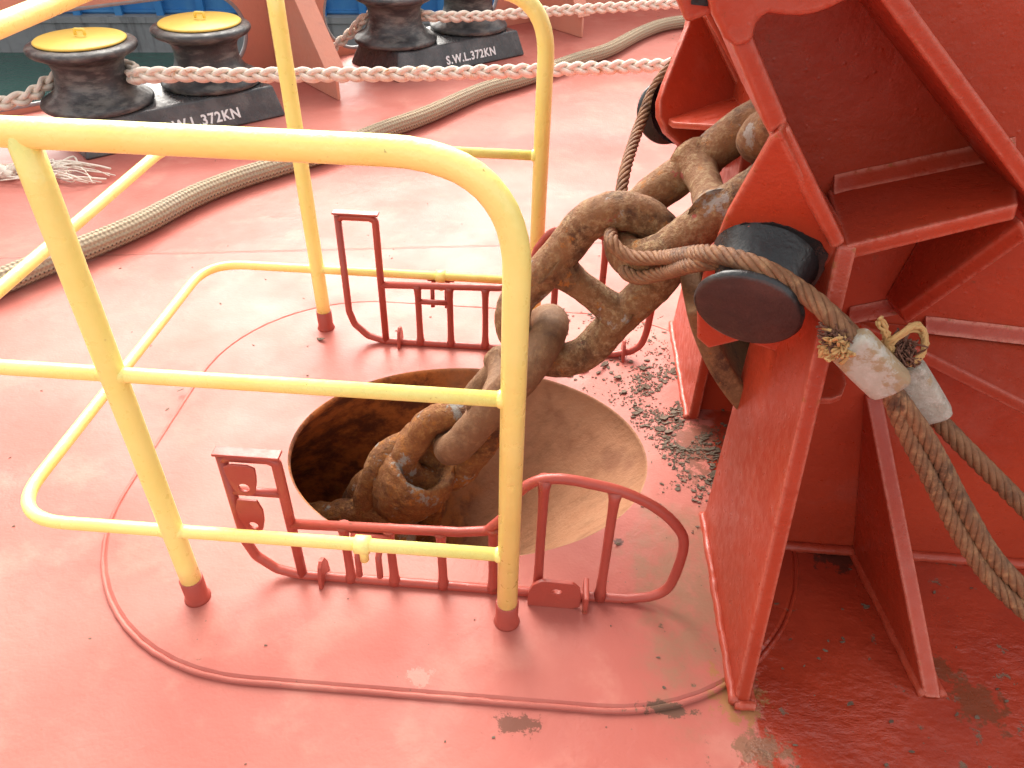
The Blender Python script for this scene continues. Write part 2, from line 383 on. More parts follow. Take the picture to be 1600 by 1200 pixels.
# ================================================================== setting
US = V(.722, .692, 0).normalized(); INB = V(US.y, -US.x, 0); PB = V(-1.05, 3.75, 0)   # ship side line
HC, HA, HB = V(.512, .502, 0), .463, .352                                                # hawse opening
def fill(outer, holes, to3, name, mat, parent=None):
    bm = bmesh.new(); es = []
    for lp in [outer]+holes:
        vs = [bm.verts.new(to3(*p)) for p in lp]
        es += [bm.edges.new((vs[i], vs[(i+1) % len(vs)])) for i in range(len(vs))]
    bmesh.ops.triangle_fill(bm, edges=es, use_beauty=True)
    me = bpy.data.meshes.new(name); bm.to_mesh(me); bm.free(); me.materials.append(mat)
    o = bpy.data.objects.new(name, me); COL.objects.link(o)
    return o
def ell(a, b, n=128, c=HC): return [(c.x+a*math.cos(2*PI*k/n), c.y+b*math.sin(2*PI*k/n)) for k in range(n)]
s0, s1 = PB+US*-7, PB+US*12
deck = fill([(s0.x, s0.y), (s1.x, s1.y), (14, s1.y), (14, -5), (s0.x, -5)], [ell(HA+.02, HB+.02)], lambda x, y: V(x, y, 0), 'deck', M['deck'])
if deck.data.polygons[0].normal.z < 0: deck.data.flip_normals()
tag(deck, kind='structure')
hull = MB(); prism(hull, [s0+V(0, 0, -.01), s1+V(0, 0, -.01), s1+V(0, 0, -7), s0+V(0, 0, -7)], INB*.03)
tag(hull.build('ship_side', M['hull']), kind='structure')
# water, quay, ground behind the quay
QA = V(-15.622, 21.093, 0); QD = V(3.704, .587, 0).normalized(); QN = V(-QD.y, QD.x, 0)
WZ, QZ = -5., -4.03
mb = MB(); mb.add([(-900, -900, WZ), (900, -900, WZ), (900, 900, WZ), (-900, 900, WZ)], [[0, 1, 2, 3]]); tag(mb.build('harbour_water', M['water']), kind='structure')
mb = MB(); a, b = QA-QD*300, QA+QD*300
prism(mb, [a+V(0, 0, WZ-1), b+V(0, 0, WZ-1), b+V(0, 0, QZ), a+V(0, 0, QZ)], QN*3)
box_top = prism(MB(), [a+V(0, 0, QZ)-QN*.06, b+V(0, 0, QZ)-QN*.06, b+V(0, 0, QZ-.16)-QN*.06, a+V(0, 0, QZ-.16)-QN*.06], QN*.055)
q = mb.build('quay_wall', M['concrete']); tag(q, 'grey concrete quay wall with dark drip streaks across the harbour water', 'quay wall')
box_top.build('coping', M['concrete'], q)
mb = MB(); mb.add([a+V(0, 0, QZ+.004)+QN*.5, b+V(0, 0, QZ+.004)+QN*.5, b+V(0, 0, QZ+.004)+QN*700, a+V(0, 0, QZ+.004)+QN*700], [[0, 1, 2, 3]])
tag(mb.build('quay_ground', M['concrete']), kind='structure')
# blue ribbed steel wall on the quay
def blue_wall():
    root = empty('blue_steel_wall', QA+QN*.35+V(0, 0, QZ))
    tag(root, 'blue ribbed steel wall standing on the quay behind the bulwark openings', 'steel wall')
    O = QA+QN*.35+V(0, 0, QZ)
    mb = MB(); prism(mb, [O-QD*5, O+QD*60, O+QD*60+V(0, 0, 4), O-QD*5+V(0, 0, 4)], QN*.1); mb.build('panel', M['blue'], root)
    for k in range(46):
        P = O+QD*(-4.6+k*1.15)-QN*.22; mb = MB(); prism(mb, [P, P+QD*.2, P+QD*.2+QN*.22, P+QN*.22], V(0, 0, 3.9)); mb.build('rib', M['blue'], root)
    for z in (.0, .5, 1.0, 1.5, 2.2, 3.):
        mb = MB(); P = O-QD*5-QN*.07+V(0, 0, z+.05); prism(mb, [P, P+QD*65, P+QD*65+V(0, 0, .07), P+V(0, 0, .07)], QN*.07); mb.build('stringer', M['blue'], root)
blue_wall()

# ================================================================== bulwark with chock openings
def oval(s0, s1, z0, z1, n=20):
    r = (z1-z0)/2; zc = (z0+z1)/2; out = []
    for k in range(n+1): a = -PI/2+PI*k/n; out.append((s1-r+r*math.cos(a), zc+r*math.sin(a)))
    for k in range(n+1): a = PI/2+PI*k/n; out.append((s0+r+r*math.cos(a), zc+r*math.sin(a)))
    return out
def bulwark():
    root = empty('bulwark', PB); tag(root, 'red steel bulwark with rounded mooring openings along the ship side', 'bulwark')
    holes = [oval(-1.80, -.14, .03, .445), oval(.36, 1.72, .03, .445)]
    to3 = lambda s, z: PB+US*s+V(0, 0, z)
    o = fill([(-7, 0), (12, 0), (12, 1.05), (-7, 1.05)], holes, to3, 'plating', M['bulwark'])
    o.data.transform(Matrix.Translation(-PB)); o.parent = root
    sd = o.modifiers.new('solid', 'SOLIDIFY'); sd.thickness = .02; sd.offset = 0
    for h in holes:
        mb = MB(); pts = [to3(*p) for p in h]; tube(mb, resample(pts, .03, True), .0125, 10, closed=True); mb.build('opening_rim', M['rim'], root, smooth=True)
    cap = MB(); prism(cap, [PB+US*-7+INB*.06+V(0, 0, 1.052), PB+US*12+INB*.06+V(0, 0, 1.052), PB+US*12-INB*.06+V(0, 0, 1.052), PB+US*-7-INB*.06+V(0, 0, 1.052)], V(0, 0, .02)); cap.build('top_rail', M['bulwark'], root)
    for s, L in ((-3.9, .76), (-2.1, .76), (0.0, .76), (2.02, .56), (4.0, .6), (6, .6), (8, .6)):
        P = PB+US*s
        prof = [(.012, .002), (L, .002), (L, .13), (L*.45, .62), (L*.30, 1.04), (.012, 1.04)]
        mb = MB(); prism(mb, [P+INB*d+V(0, 0, z) for d, z in prof], US*.018); br = mb.build('bracket', M['bulwark'], root, bevel=.003)
        for (d0, z0), (d1, z1) in zip(prof[2:4], prof[3:5]):
            a = P+INB*d0+V(0, 0, z0)-US*.045; b = P+INB*d1+V(0, 0, z1)-US*.045
            mb = MB(); nn = (b-a).cross(US).normalized()*.012
            if nn.dot(INB) < 0: nn = -nn
            prism(mb, [a, b, b+US*.11, a+US*.11], nn); mb.build('flange', M['bulwark'], br, bevel=.003)
bulwark()

# ================================================================== mooring bitts
def bitts(front_left, label):
    root = empty('mooring_bitts', front_left); tag(root, label, 'mooring bitts', 'twin bollard mooring bitts by the bulwark')
    O = Vector(front_left); U = V(.705, .709, 0).normalized(); W = V(-U.y, U.x, 0); L, D, H = .99, .52, .145; Z = V(0, 0, 1)
    e = .055
    bot = [O, O+U*L, O+U*L+W*D, O+W*D]
    top = [O+U*e+W*e+Z*H, O+U*(L-e*.4)+W*e+Z*H, O+U*(L-e*.4)+W*(D-e)+Z*H, O+U*e+W*(D-e)+Z*H]
    mb = MB(); mb.add(bot+top, [[0, 1, 5, 4], [1, 2, 6, 5], [2, 3, 7, 6], [3, 0, 4, 7], [4, 5, 6, 7], [3, 2, 1, 0]])
    b = mb.build('base_box', M['bbox'], root, bevel=.012)
    for k, d in enumerate((.195, .750)):
        c = O+U*d+W*.285+Z*(H+.002)
        prof = [(.0, 0), (.165, 0), (.175, .008), (.175, .028), (.160, .045), (.135, .068), (.118, .10), (.110, .14), (.110, .185), (.118, .215), (.138, .238), (.158, .252), (.168, .268), (.166, .286), (.152, .296), (.135, .298), (0, .298)]
        prof = [(r*1.40, h*.93) for r, h in prof]
        sp = [(p.x, p.y) for p in spline([V(r, h, 0) for r, h in prof[1:-1]], 4)]
        mb = MB(); lathe(mb, [(0, 0)]+sp+[(0, .277)], c, Z, 56)
        p = mb.build('bollard_post', M['bollard'], root, smooth=True)
        mb = MB(); lathe(mb, [(0, .279), (.193, .279), (.196, .284), (.189, .290), (0, .292)], c, Z, 48); tube(mb, fillet([c+V(-.022, .012, .298), c+V(-.022, .012, .322), c+V(.022, .012, .322), c+V(.022, .012, .298)], .008), .007, 8)
        mb.build('lid', M['lid'], p, smooth=True)
    # welded load marking
    fc = bpy.data.curves.new('txt', 'FONT'); fc.body = 'S.W.L.372KN'; fc.size = .078; fc.extrude = .0012; fc.offset = .0022; fc.space_character = 1.12; fc.resolution_u = 3
    fo = bpy.data.objects.new('txt', fc); COL.objects.link(fo); bpy.context.view_layer.update()
    me = bpy.data.meshes.new_from_object(fo.evaluated_get(bpy.context.evaluated_depsgraph_get())); COL.objects.unlink(fo)
    nrm = (top[1]-top[0]).cross(top[0]-O)
    up = (W*e+Z*H).normalized(); nrm = U.cross(up).normalized()
    for v in me.vertices:
        jx = noise.noise(V(math.floor(v.co.x/.06), 3, 0))*.004
        c = v.co; q = O+U*(.37+c.x*.80)+up*(.042+c.y*.85+jx)+nrm*(.0022+c.z)
        v.co = q-root.location
    me.materials.append(M['white']); t_ = bpy.data.objects.new('lettering', me); COL.objects.link(t_); t_.parent = b
    t_['label'] = 'white letters S.W.L.372KN'
    return root
bitts(V(-1.422, 2.227, 0), 'black twin mooring bitts with two yellow round lids beside the left bulwark opening')
bitts(V(-.262, 3.548, 0), 'black twin mooring bitts beyond the red bulwark bracket, fully lettered S.W.L.372KN')

# ================================================================== ropes
def rope_thing(name, label, fn, mat, cat='rope'):
    mb = MB(); fn(mb); o = mb.build(name, mat, smooth=True); tag(o, label, cat); return o
R0 = .034
# bollard centres
U_ = V(.705, .709, 0).normalized(); W_ = V(-U_.y, U_.x, 0)
A1 = V(-1.422, 2.227, 0)+U_*.195+W_*.285; B1 = V(-.262, 3.548, 0)+U_*.195+W_*.285
def arc(c, r, a0, a1, z0, z1, n=14): return [c+V(math.cos(a0+(a1-a0)*k/n)*r, math.sin(a0+(a1-a0)*k/n)*r, z0+(z1-z0)*k/n) for k in range(n+1)]
def rope1(mb):
    e = at(1075, 100, 1, 3.2); st = at(232, 117, 1, A1.y-.06)
    p = arc(A1, .150, math.radians(205), math.radians(-62), .22, .24, 20)
    lead = [at(-90, 205, 1, 2.2), at(0, 163, 1, 2.38), at(45, 150, 1, 2.46)]
    run = [st.lerp(e, k/8)-V(0, 0, .02*math.sin(PI*k/8)) for k in range(0, 9)]
    pts = lead+[A1+V(-.19, .02, .25), A1+V(-.13, .14, .26), A1+V(.0, .195, .265), A1+V(.13, .14, .27), A1+V(.192, .01, .27)]+run[:]
    plait(mb, spline(pts, 8), R0, .21)
rope_thing('mooring_rope', 'pale plaited mooring rope turned round the left yellow lidded bollard, lower of two', rope1, M['white_rope'])
def rope2(mb):
    st = at(672, 30, 1, B1.y+.02); e = at(1090, 3, 1, B1.y+.5)
    pts = [at(520, 75, 1, B1.y-.02), at(548, 52, 1, B1.y+.06), B1+V(-.185, .03, .26), B1+V(-.10, .17, .27), B1+V(.07, .18, .275), B1+V(.19, .05, .28)]+[st.lerp(e, k/6) for k in range(1, 7)]
    plait(mb, spline(pts, 8), R0*.95, .21)
rope_thing('mooring_rope', 'pale plaited mooring rope on the farther bollards, upper of two', rope2, M['white_rope'])
def rope3(mb):
    px = [(-60, 460), (0, 440), (60, 415), (130, 388), (215, 352), (300, 308), (370, 280), (440, 258), (520, 234), (600, 203), (665, 180), (750, 143), (820, 122), (900, 94), (950, 78), (1000, 52), (1040, 38), (1090, 34), (1140, 50), (1200, 60)]
    tube(mb, spline([at(u, v, 2, .046) for u, v in px], 8), .043, 20, uv=True)
rope_thing('braided_rope', 'thick khaki braided rope lying diagonally across the red deck', rope3, M['braid'])
def fray(mb):
    rnd = random.Random(4)
    base = at(15, 268, 2, .03)
    for k in range(26):
        tgt = at(rnd.uniform(70, 190), rnd.uniform(256, 286), 2, rnd.uniform(.006, .03)); st = at(rnd.uniform(-20, 60), rnd.uniform(255, 280), 2, .02)
        pts = [st+V(rnd.gauss(0, .01), rnd.gauss(0, .02), 0)]
        for j in range(1, 5): pts.append(st.lerp(tgt, j/5)+V(rnd.gauss(0, .02), rnd.gauss(0, .03), abs(rnd.gauss(.012, .012))))
        pts.append(tgt); tube(mb, spline(pts, 4), rnd.choice((.003, .0045, .0025)), 5)
    strands(mb, spline([at(-90, 280, 2, .03), at(-30, 268, 2, .03), at(20, 270, 2, .03)], 6), .03, .12, 3, .02)
rope_thing('frayed_rope_end', 'frayed loose grey rope end lying on deck behind the near yellow rail', fray, M['white_rope'], 'rope')

# ================================================================== hawse pipe and doubler
def rrect(x0, x1, y0, y1, r, n=14):
    out = []
    for cx, cy, a0 in ((x1-r, y1-r, 0), (x0+r, y1-r, 90), (x0+r, y0+r, 180), (x1-r, y0+r, 270)):
        for k in range(n+1): a = math.radians(a0+90*k/n); out.append((cx+r*math.cos(a), cy+r*math.sin(a)))
    return out
DT = .012
def hawse_pipe():
    root = empty('hawse_pipe', HC); tag(root, 'oval rusty hawse pipe opening in its raised red deck plate', 'hawse pipe')
    rr = rrect(-.300, 1.30, -.180, 1.20, .46); inn = rrect(-.285, 1.285, -.165, 1.185, .447)
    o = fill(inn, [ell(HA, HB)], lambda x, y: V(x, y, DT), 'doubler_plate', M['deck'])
    me = o.data
    if me.polygons[0].normal.z < 0: me.flip_normals()
    me.transform(Matrix.Translation(-HC)); o.parent = root
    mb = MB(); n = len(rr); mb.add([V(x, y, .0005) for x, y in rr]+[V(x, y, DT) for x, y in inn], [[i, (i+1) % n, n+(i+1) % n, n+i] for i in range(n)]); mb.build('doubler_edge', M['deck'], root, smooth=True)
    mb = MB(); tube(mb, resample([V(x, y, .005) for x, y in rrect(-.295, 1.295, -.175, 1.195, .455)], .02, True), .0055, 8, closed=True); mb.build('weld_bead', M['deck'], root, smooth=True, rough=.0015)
    # pipe wall: rounded lip, then the bore running down and forward
    mb = MB(); rings = []; seg = 128; ax = V(-.66, 0, -.75)
    for k in range(4): rings.append([V(HC.x+(HA-.006*math.sin(k/3*PI/2))*math.cos(2*PI*j/seg), HC.y+(HB-.006*math.sin(k/3*PI/2))*math.sin(2*PI*j/seg), DT-.012*(1-math.cos(k/3*PI/2))) for j in range(seg)])
    for k in range(1, 60):
        d = k*.045; f = 1-.13*min(1, d/1.2)
        rings.append([V(HC.x+(HA-.006)*f*math.cos(2*PI*j/seg), HC.y+(HB-.006)*f*math.sin(2*PI*j/seg), 0)+ax*d for j in range(seg)])
    vs = [v for r in rings for v in r]; fs = [[i*seg+j, i*seg+(j+1) % seg, (i+1)*seg+(j+1) % seg, (i+1)*seg+j] for i in range(len(rings)-1) for j in range(seg)]
    fs.append([(len(rings)-1)*seg+j for j in range(seg)])
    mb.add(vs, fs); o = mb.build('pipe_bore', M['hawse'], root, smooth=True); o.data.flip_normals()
hawse_pipe()

# ================================================================== yellow guard rails
Wd, Dp, Bh, Mh, Lb, Lt = .6526, 1.0184, .2213, .6032, .334, .325
def rails():
    root = empty('guard_rail', (Wd/2, Dp/2, DT)); tag(root, 'yellow tubular guard rail standing round the hawse pipe opening', 'guard rail')
    r1, r2 = .0205, .0130
    Lx = -.345
    top = [V(Wd, 0, .05), V(Wd, 0, 1.0), V(Lx, 0, 1.0), V(Lx, Dp, 1.0), V(Wd, Dp, 1.0), V(Wd, Dp, .05)]
    mb = MB(); tube(mb, fillet(top, [0, .17, .15, .15, .15, 0], 12), r1, 20); mb.build('top_rail', M['yellow'], root, smooth=True, rough=.0005)
    for x, y in ((0, 0), (0, Dp)):
        mb = MB(); tube(mb, [V(x, y, z/12*.95+.05) for z in range(13)], r1, 20); mb.build('post', M['yellow'], root, smooth=True, rough=.0005)
    for h, r in ((Mh, .15), (Bh, .12)):
        p = [V(Wd-.012, 0, h), V(-.333, 0, h), V(-.333, Dp, h), V(Wd-.012, Dp, h)]
        mb = MB(); tube(mb, fillet(p, [0, r, r, 0], 10), r2, 16); mb.build('mid_rail' if h > .5 else 'lower_rail', M['yellow'], root, smooth=True, rough=.0005)
    for x, y in ((0, 0), (0, Dp), (Wd, 0), (Wd, Dp)):
        mb = MB(); lathe(mb, [(0, .0), (.0275, .0), (.0255, .006), (.0232, .012), (.0235, .062), (.0215, .0635), (0, .0635)], V(x, y, DT-.001), V(0, 0, 1), 24); mb.build('socket', M['grate'], root, smooth=True, rough=.0006)
    # weld collars where the rails meet the posts, and the yellow hold-down clip on the lower rail
    cl = [(V(x-.024, y, h), V(x+.024, y, h)) for x in (0,) for y in (0, Dp) for h in (Mh, Bh)]+[(V(Wd-.026, y, h), V(Wd-.012, y, h)) for y in (0, Dp) for h in (Mh, Bh)]
    for a, b in cl: mb = MB(); tube(mb, [a, a.lerp(b, .3), a.lerp(b, .7), b], [.0132, .0158, .0158, .0132], 12); mb.build('weld_collar', M['yellow'], root, smooth=True, rough=.0008)
    for y in (0, Dp):
        s = 1 if y == 0 else -1
        c = V(.372, y, Bh); mb = MB(); tube(mb, [c-V(.014, 0, 0), c+V(.014, 0, 0)], .0185, 12); tube(mb, [c, c-V(0, 0, .045)], .009, 10); mb.build('clip', M['yellow'], root, smooth=True)
rails()

# ================================================================== hinged cover grates
def grate(y, zs, right, label, lean=0):
    root = empty('cover_grate', (.55, y, DT)); tag(root, label, 'grate', 'hinged hawse pipe cover grates')
    P = lambda x, z: V(x, y+lean*z, z)
    r = .0104; zr = .19*zs; tz = .366*zs
    base = .020
    hump = spline([P(.95, .034), P(.978, .06), P(.990, .11), P(.993, .20), P(.976, .250), P(.930, .300*zs), P(.865, .338*zs), P(.79, .358*zs), P(.735, .364*zs), P(.69, .350*zs), P(.655, .308*zs)], 5)
    outl = [P(.100, tz), P(.100, .12), P(.112, .075), P(.15, .035), P(.20, base), P(.80, base), P(.90, base), *hump, P(.635, .245*zs), P(.605, .205*zs), P(.55, zr+.006), P(.205, zr-.006)]
    mb = MB(); tube(mb, fillet(outl, [.02, .03, .03, .03, .03, 0, 0]+[0]*len(hump)+[.03, .02, 0, 0], 4), r, 12); mb.build('outer_frame', M['grate'], root, smooth=True, rough=.0006)
    mb = MB(); tube(mb, fillet([P(.101, tz-.01), P(.115, tz-.003), P(.19, tz-.003), P(.2045, tz-.01), P(.205, tz-.05), P(.205, base)], .012, 4), r, 12)
    mb.build('tab_frame', M['grate'], root, smooth=True, rough=.0006)
    for x, z1 in ((.312, zr), (.406, zr), (.511, zr+.003), (.617, .215*zs), (.712, .362*zs), (.845, .343*zs)):
        mb = MB(); L = z1-base; prof = [0, .08, .2, .5, .8, .92, 1]; rad = [.0155, .0112, .0098, .0095, .0098, .0112, .0155]
        tube(mb, [P(x, base+L*k) for k in prof], rad, 12); mb.build('bar', M['grate'], root, smooth=True, rough=.0006)
    # capping plate of the tab
    mb = MB(); a = P(.088, tz+.006); prism(mb, [a+V(0, -.013, 0), a+V(.128, -.013, 0), a+V(.128, .013, 0), a+V(0, .013, 0)], V(0, 0, .006)); mb.build('tab_cap', M['grate'], root, bevel=.002)
    yy = y+(-.016 if y < .5 else .016)
    def lug(cx, z0, z1, wd, name):
        # hanging plate with an eye: ring of quads round the hole
        mb = MB(); n = 24; hole = []; out = []
        zc = z1+wd*.36
        for k in range(n):
            a = 2*PI*k/n; hole.append((cx+math.cos(a)*wd*.17, zc+math.sin(a)*wd*.17))
            dx, dz = math.cos(a), math.sin(a)
            if dz < 0: out.append((cx+dx*wd*.36, zc+dz*wd*.36))
            else:
                tx = wd*(.36+.14*dz)/max(abs(dx), 1e-6); tz_ = (z0-zc)/max(dz, 1e-6); q_ = min(tx, tz_); out.append((cx+dx*q_, zc+dz*q_))
        vs = [V(a, yy+lean*b, b) for a, b in hole+out]+[V(a, yy+lean*b-.006, b) for a, b in hole+out]; m = 2*n
        fs = []
        for k in range(n):
            k2 = (k+1) % n; fs += [[k, k2, n+k2, n+k], [m+k, m+n+k, m+n+k2, m+k2], [k, m+k, m+k2, k2], [n+k, n+k2, m+n+k2, m+n+k]]
        mb.add(vs, fs); mb.build(name, M['grate'], root, bevel=.0012)
    if y < .5:
        lug(.140, tz-.004, tz-.085, .062, 'hasp_plate'); lug(.138, tz-.098, tz-.19, .055, 'hasp_plate')
        mb = MB(); tube(mb, [P(.105, tz-.095), P(.2, tz-.095)], .009, 10); mb.build('cross_bar', M['grate'], root, smooth=True)
    mb = MB(); tube(mb, [P(.312, zr-.055), P(.406, zr-.055)], .008, 10); mb.build('cross_bar', M['grate'], root, smooth=True) if y > .5 else None
    # U bracket that takes the rail clip
    yc = .02 if y < .5 else y+.03
    mb = MB()
    for dx in (-.021, .021): tube(mb, [V(.372+dx, yc+.03, zr-.015), V(.372+dx, yc, zr-.03), V(.372+dx, yc-.004, zr-.085)], .0065, 10)
    tube(mb, [V(.372-.04, yc+.035, zr-.012), V(.372+.04, yc+.035, zr-.012)], .008, 10); mb.build('clip_bracket', M['grate'], root, smooth=True)
    # hinge lugs on deck
    sg = 1 if y < .5 else -1
    for x in ((.245, .925) if y > .5 else (.247,)):
        mb = MB(); pr = [(-.030, 0), (.030, 0), (.026, .03), (.014, .056), (-.002, .062), (-.016, .054), (-.026, .03)]
        prism(mb, [V(x, y+a, DT+b) for a, b in pr], V(.009, 0, 0)); mb.build('hinge_lug', M['grate'], root, bevel=.002)
    if y < .5:
        mb = MB(); yb = .040; c0 = .748; pr = [(-.055, 0), (.055, 0), (.055, .044), (.050, .068), (.036, .082), (-.026, .085), (-.046, .070), (-.055, .042)]
        n = 26; hc = (.004, .054); out = []
        for k in range(n):
            a = 2*PI*k/n; d = V(math.cos(a), math.sin(a), 0); best = 9
            for i in range(len(pr)):
                p, q_ = V(pr[i][0]-hc[0], pr[i][1]-hc[1], 0), V(pr[(i+1) % len(pr)][0]-hc[0], pr[(i+1) % len(pr)][1]-hc[1], 0); e = q_-p; den = d.x*e.y-d.y*e.x
                if abs(den) < 1e-9: continue
                t_ = (p.x*e.y-p.y*e.x)/den; s_ = (p.x*d.y-p.y*d.x)/den
                if t_ > 0 and -1e-6 <= s_ <= 1+1e-6: best = min(best, t_)
            out.append((hc[0]+d.x*best, hc[1]+d.y*best))
        hole = [(hc[0]+.011*math.cos(2*PI*k/n), hc[1]+.0075*math.sin(2*PI*k/n)) for k in range(n)]
        vs = [V(c0+a, yb, DT+b) for a, b in hole+out]+[V(c0+a, yb+.009, DT+b) for a, b in hole+out]; m = 2*n; fs = []
        for k in range(n):
            k2 = (k+1) % n; fs += [[k, k2, n+k2, n+k], [m+k, m+n+k, m+n+k2, m+k2], [k, m+k, m+k2, k2], [n+k, n+k2, m+n+k2, m+n+k]]
        mb.add(vs, fs); mb.build('stop_plate', M['grate'], root, bevel=.0015)
        mb = MB(); box(mb, (c0+.060, yb-.012, DT), (c0+.071, yb+.045, DT+.052)); mb.build('hinge_lug', M['grate'], root, bevel=.003)
grate(.07, 1.0, None, 'near hinged cover grate standing open, red rods and a tab with two eye plates')
grate(.955, 1.17, None, 'far hinged cover grate standing open behind the pipe, red rods and plain tall tab', .02)

# ================================================================== anchor chain
DL = .081
def link(c, ax, nrm, mat, parent, name='link', d=DL, length=5., width=2.6, stud=True, rough=.0022, swell=None):
    ax = ax.normalized(); nrm = (nrm-ax*nrm.dot(ax)).normalized(); sd = nrm.cross(ax)
    R = width/2*d; hs_ = (length/2)*d-R; pts = []; n = 18
    for k in range(n+1): a = -PI/2+PI*k/n; pts.append(c+ax*(hs_+R*math.cos(a)*1.0)+sd*R*math.sin(a))
    for k in range(1, 6): pts.append(c+ax*(hs_-2*hs_*k/6)+sd*R*(1-.045*math.sin(PI*k/6)))
    for k in range(n+1): a = PI/2+PI*k/n; pts.append(c+ax*(-hs_+R*math.cos(a))+sd*R*math.sin(a))
    for k in range(1, 6): pts.append(c+ax*(-hs_+2*hs_*k/6)-sd*R*(1-.045*math.sin(PI*k/6)))
    pts = resample(pts, .0085, True)
    mb = MB(); tube(mb, pts, d*.5, 26, closed=True); o = mb.build(name, mat, parent, smooth=True, rough=rough)
    if stud:
        mb = MB(); H = R*.98; m = 20; P = []; rad = []
        for k in range(m+1):
            t_ = -1+2*k/m; P.append(c+sd*H*t_+nrm*.0); rad.append(d*(.40+.30*abs(t_)**3))
        tube(mb, P, rad, 20); mb.build('stud', mat, o, smooth=True, rough=rough)
    return o
def roll(ax, base, deg):
    return Matrix.Rotation(math.radians(deg), 3, ax.normalized()) @ base
PC = [V(1.44, .51, .96), V(1.112, .51, .868), V(.876, .515, .640), V(.684, .505, .372), V(.492, .505, .080)]
def chain():
    root = empty('anchor_chain', (.87, .51, .65)); tag(root, 'rusty stud link anchor chain rising from the hawse pipe into the red stopper', 'anchor chain')
    YN = V(0, -1, 0)
    specs = [(0, 1, 55, 'chain'), (1, 2, -82, 'chain'), (2, 3, -4, 'chain'), (3, 4, -97, 'chain_dark')]
    for a, b, rl, m in specs:
        ax = PC[a]-PC[b]; c = (PC[a]+PC[b])/2; n = roll(ax, YN, rl); link(c, ax, n, M[m], root, length=(PC[a]-PC[b]).length/DL+1.0, width=2.55)
    # small end link through the last stud link
    P4 = PC[4]; ax = V(.50, .06, .86).normalized(); c5 = P4-ax*.078; link(c5, ax, roll(ax, YN, 14), M['chain_low'], root, 'end_link', d=.074, length=3.5, width=2.35, stud=False, rough=.004)
    # swivel: forged cup closing round the end link, with its bow arm and the next links below
    oc = at(655, 738, 1, .475); ax2 = V(.42, -.22, .88).normalized()
    prof = [(.0, -.050), (.034, -.045), (.050, -.02), (.058, .012), (.066, .034), (.078, .040), (.090, .030), (.099, .0), (.101, -.05), (.097, -.10), (.086, -.15), (.070, -.20), (.055, -.24), (0, -.26)]
    prof = [(p.x, p.y) for p in spline([V(r, h, 0) for r, h in prof], 4)]
    mb = MB(); lathe(mb, prof, oc, ax2, 56); sw = mb.build('swivel_cup', M['chain_low'], root, smooth=True, rough=.007)
    mb = MB(); tube(mb, spline([at(672, 660, 1, .53), at(640, 690, 1, .52), at(603, 715, 1, .50), at(580, 765, 1, .50), at(566, 815, 1, .48), at(560, 880, 1, .47)], 8), [.030+.012*math.sin(PI*k/40) for k in range(41)], 22)
    mb.build('bow_arm', M['chain_low'], sw, smooth=True, rough=.005)
    lk = at(548, 835, 1, .44); link(lk-V(.03, 0, .06), V(.9, -.1, .35), V(.15, -.75, .6), M['chain_low'], root, rough=.005, d=.078)
    link(oc-ax2*.33, V(.45, .0, .85), V(0, -1, .0), M['chain_low'], root, rough=.005, d=.080)
chain()

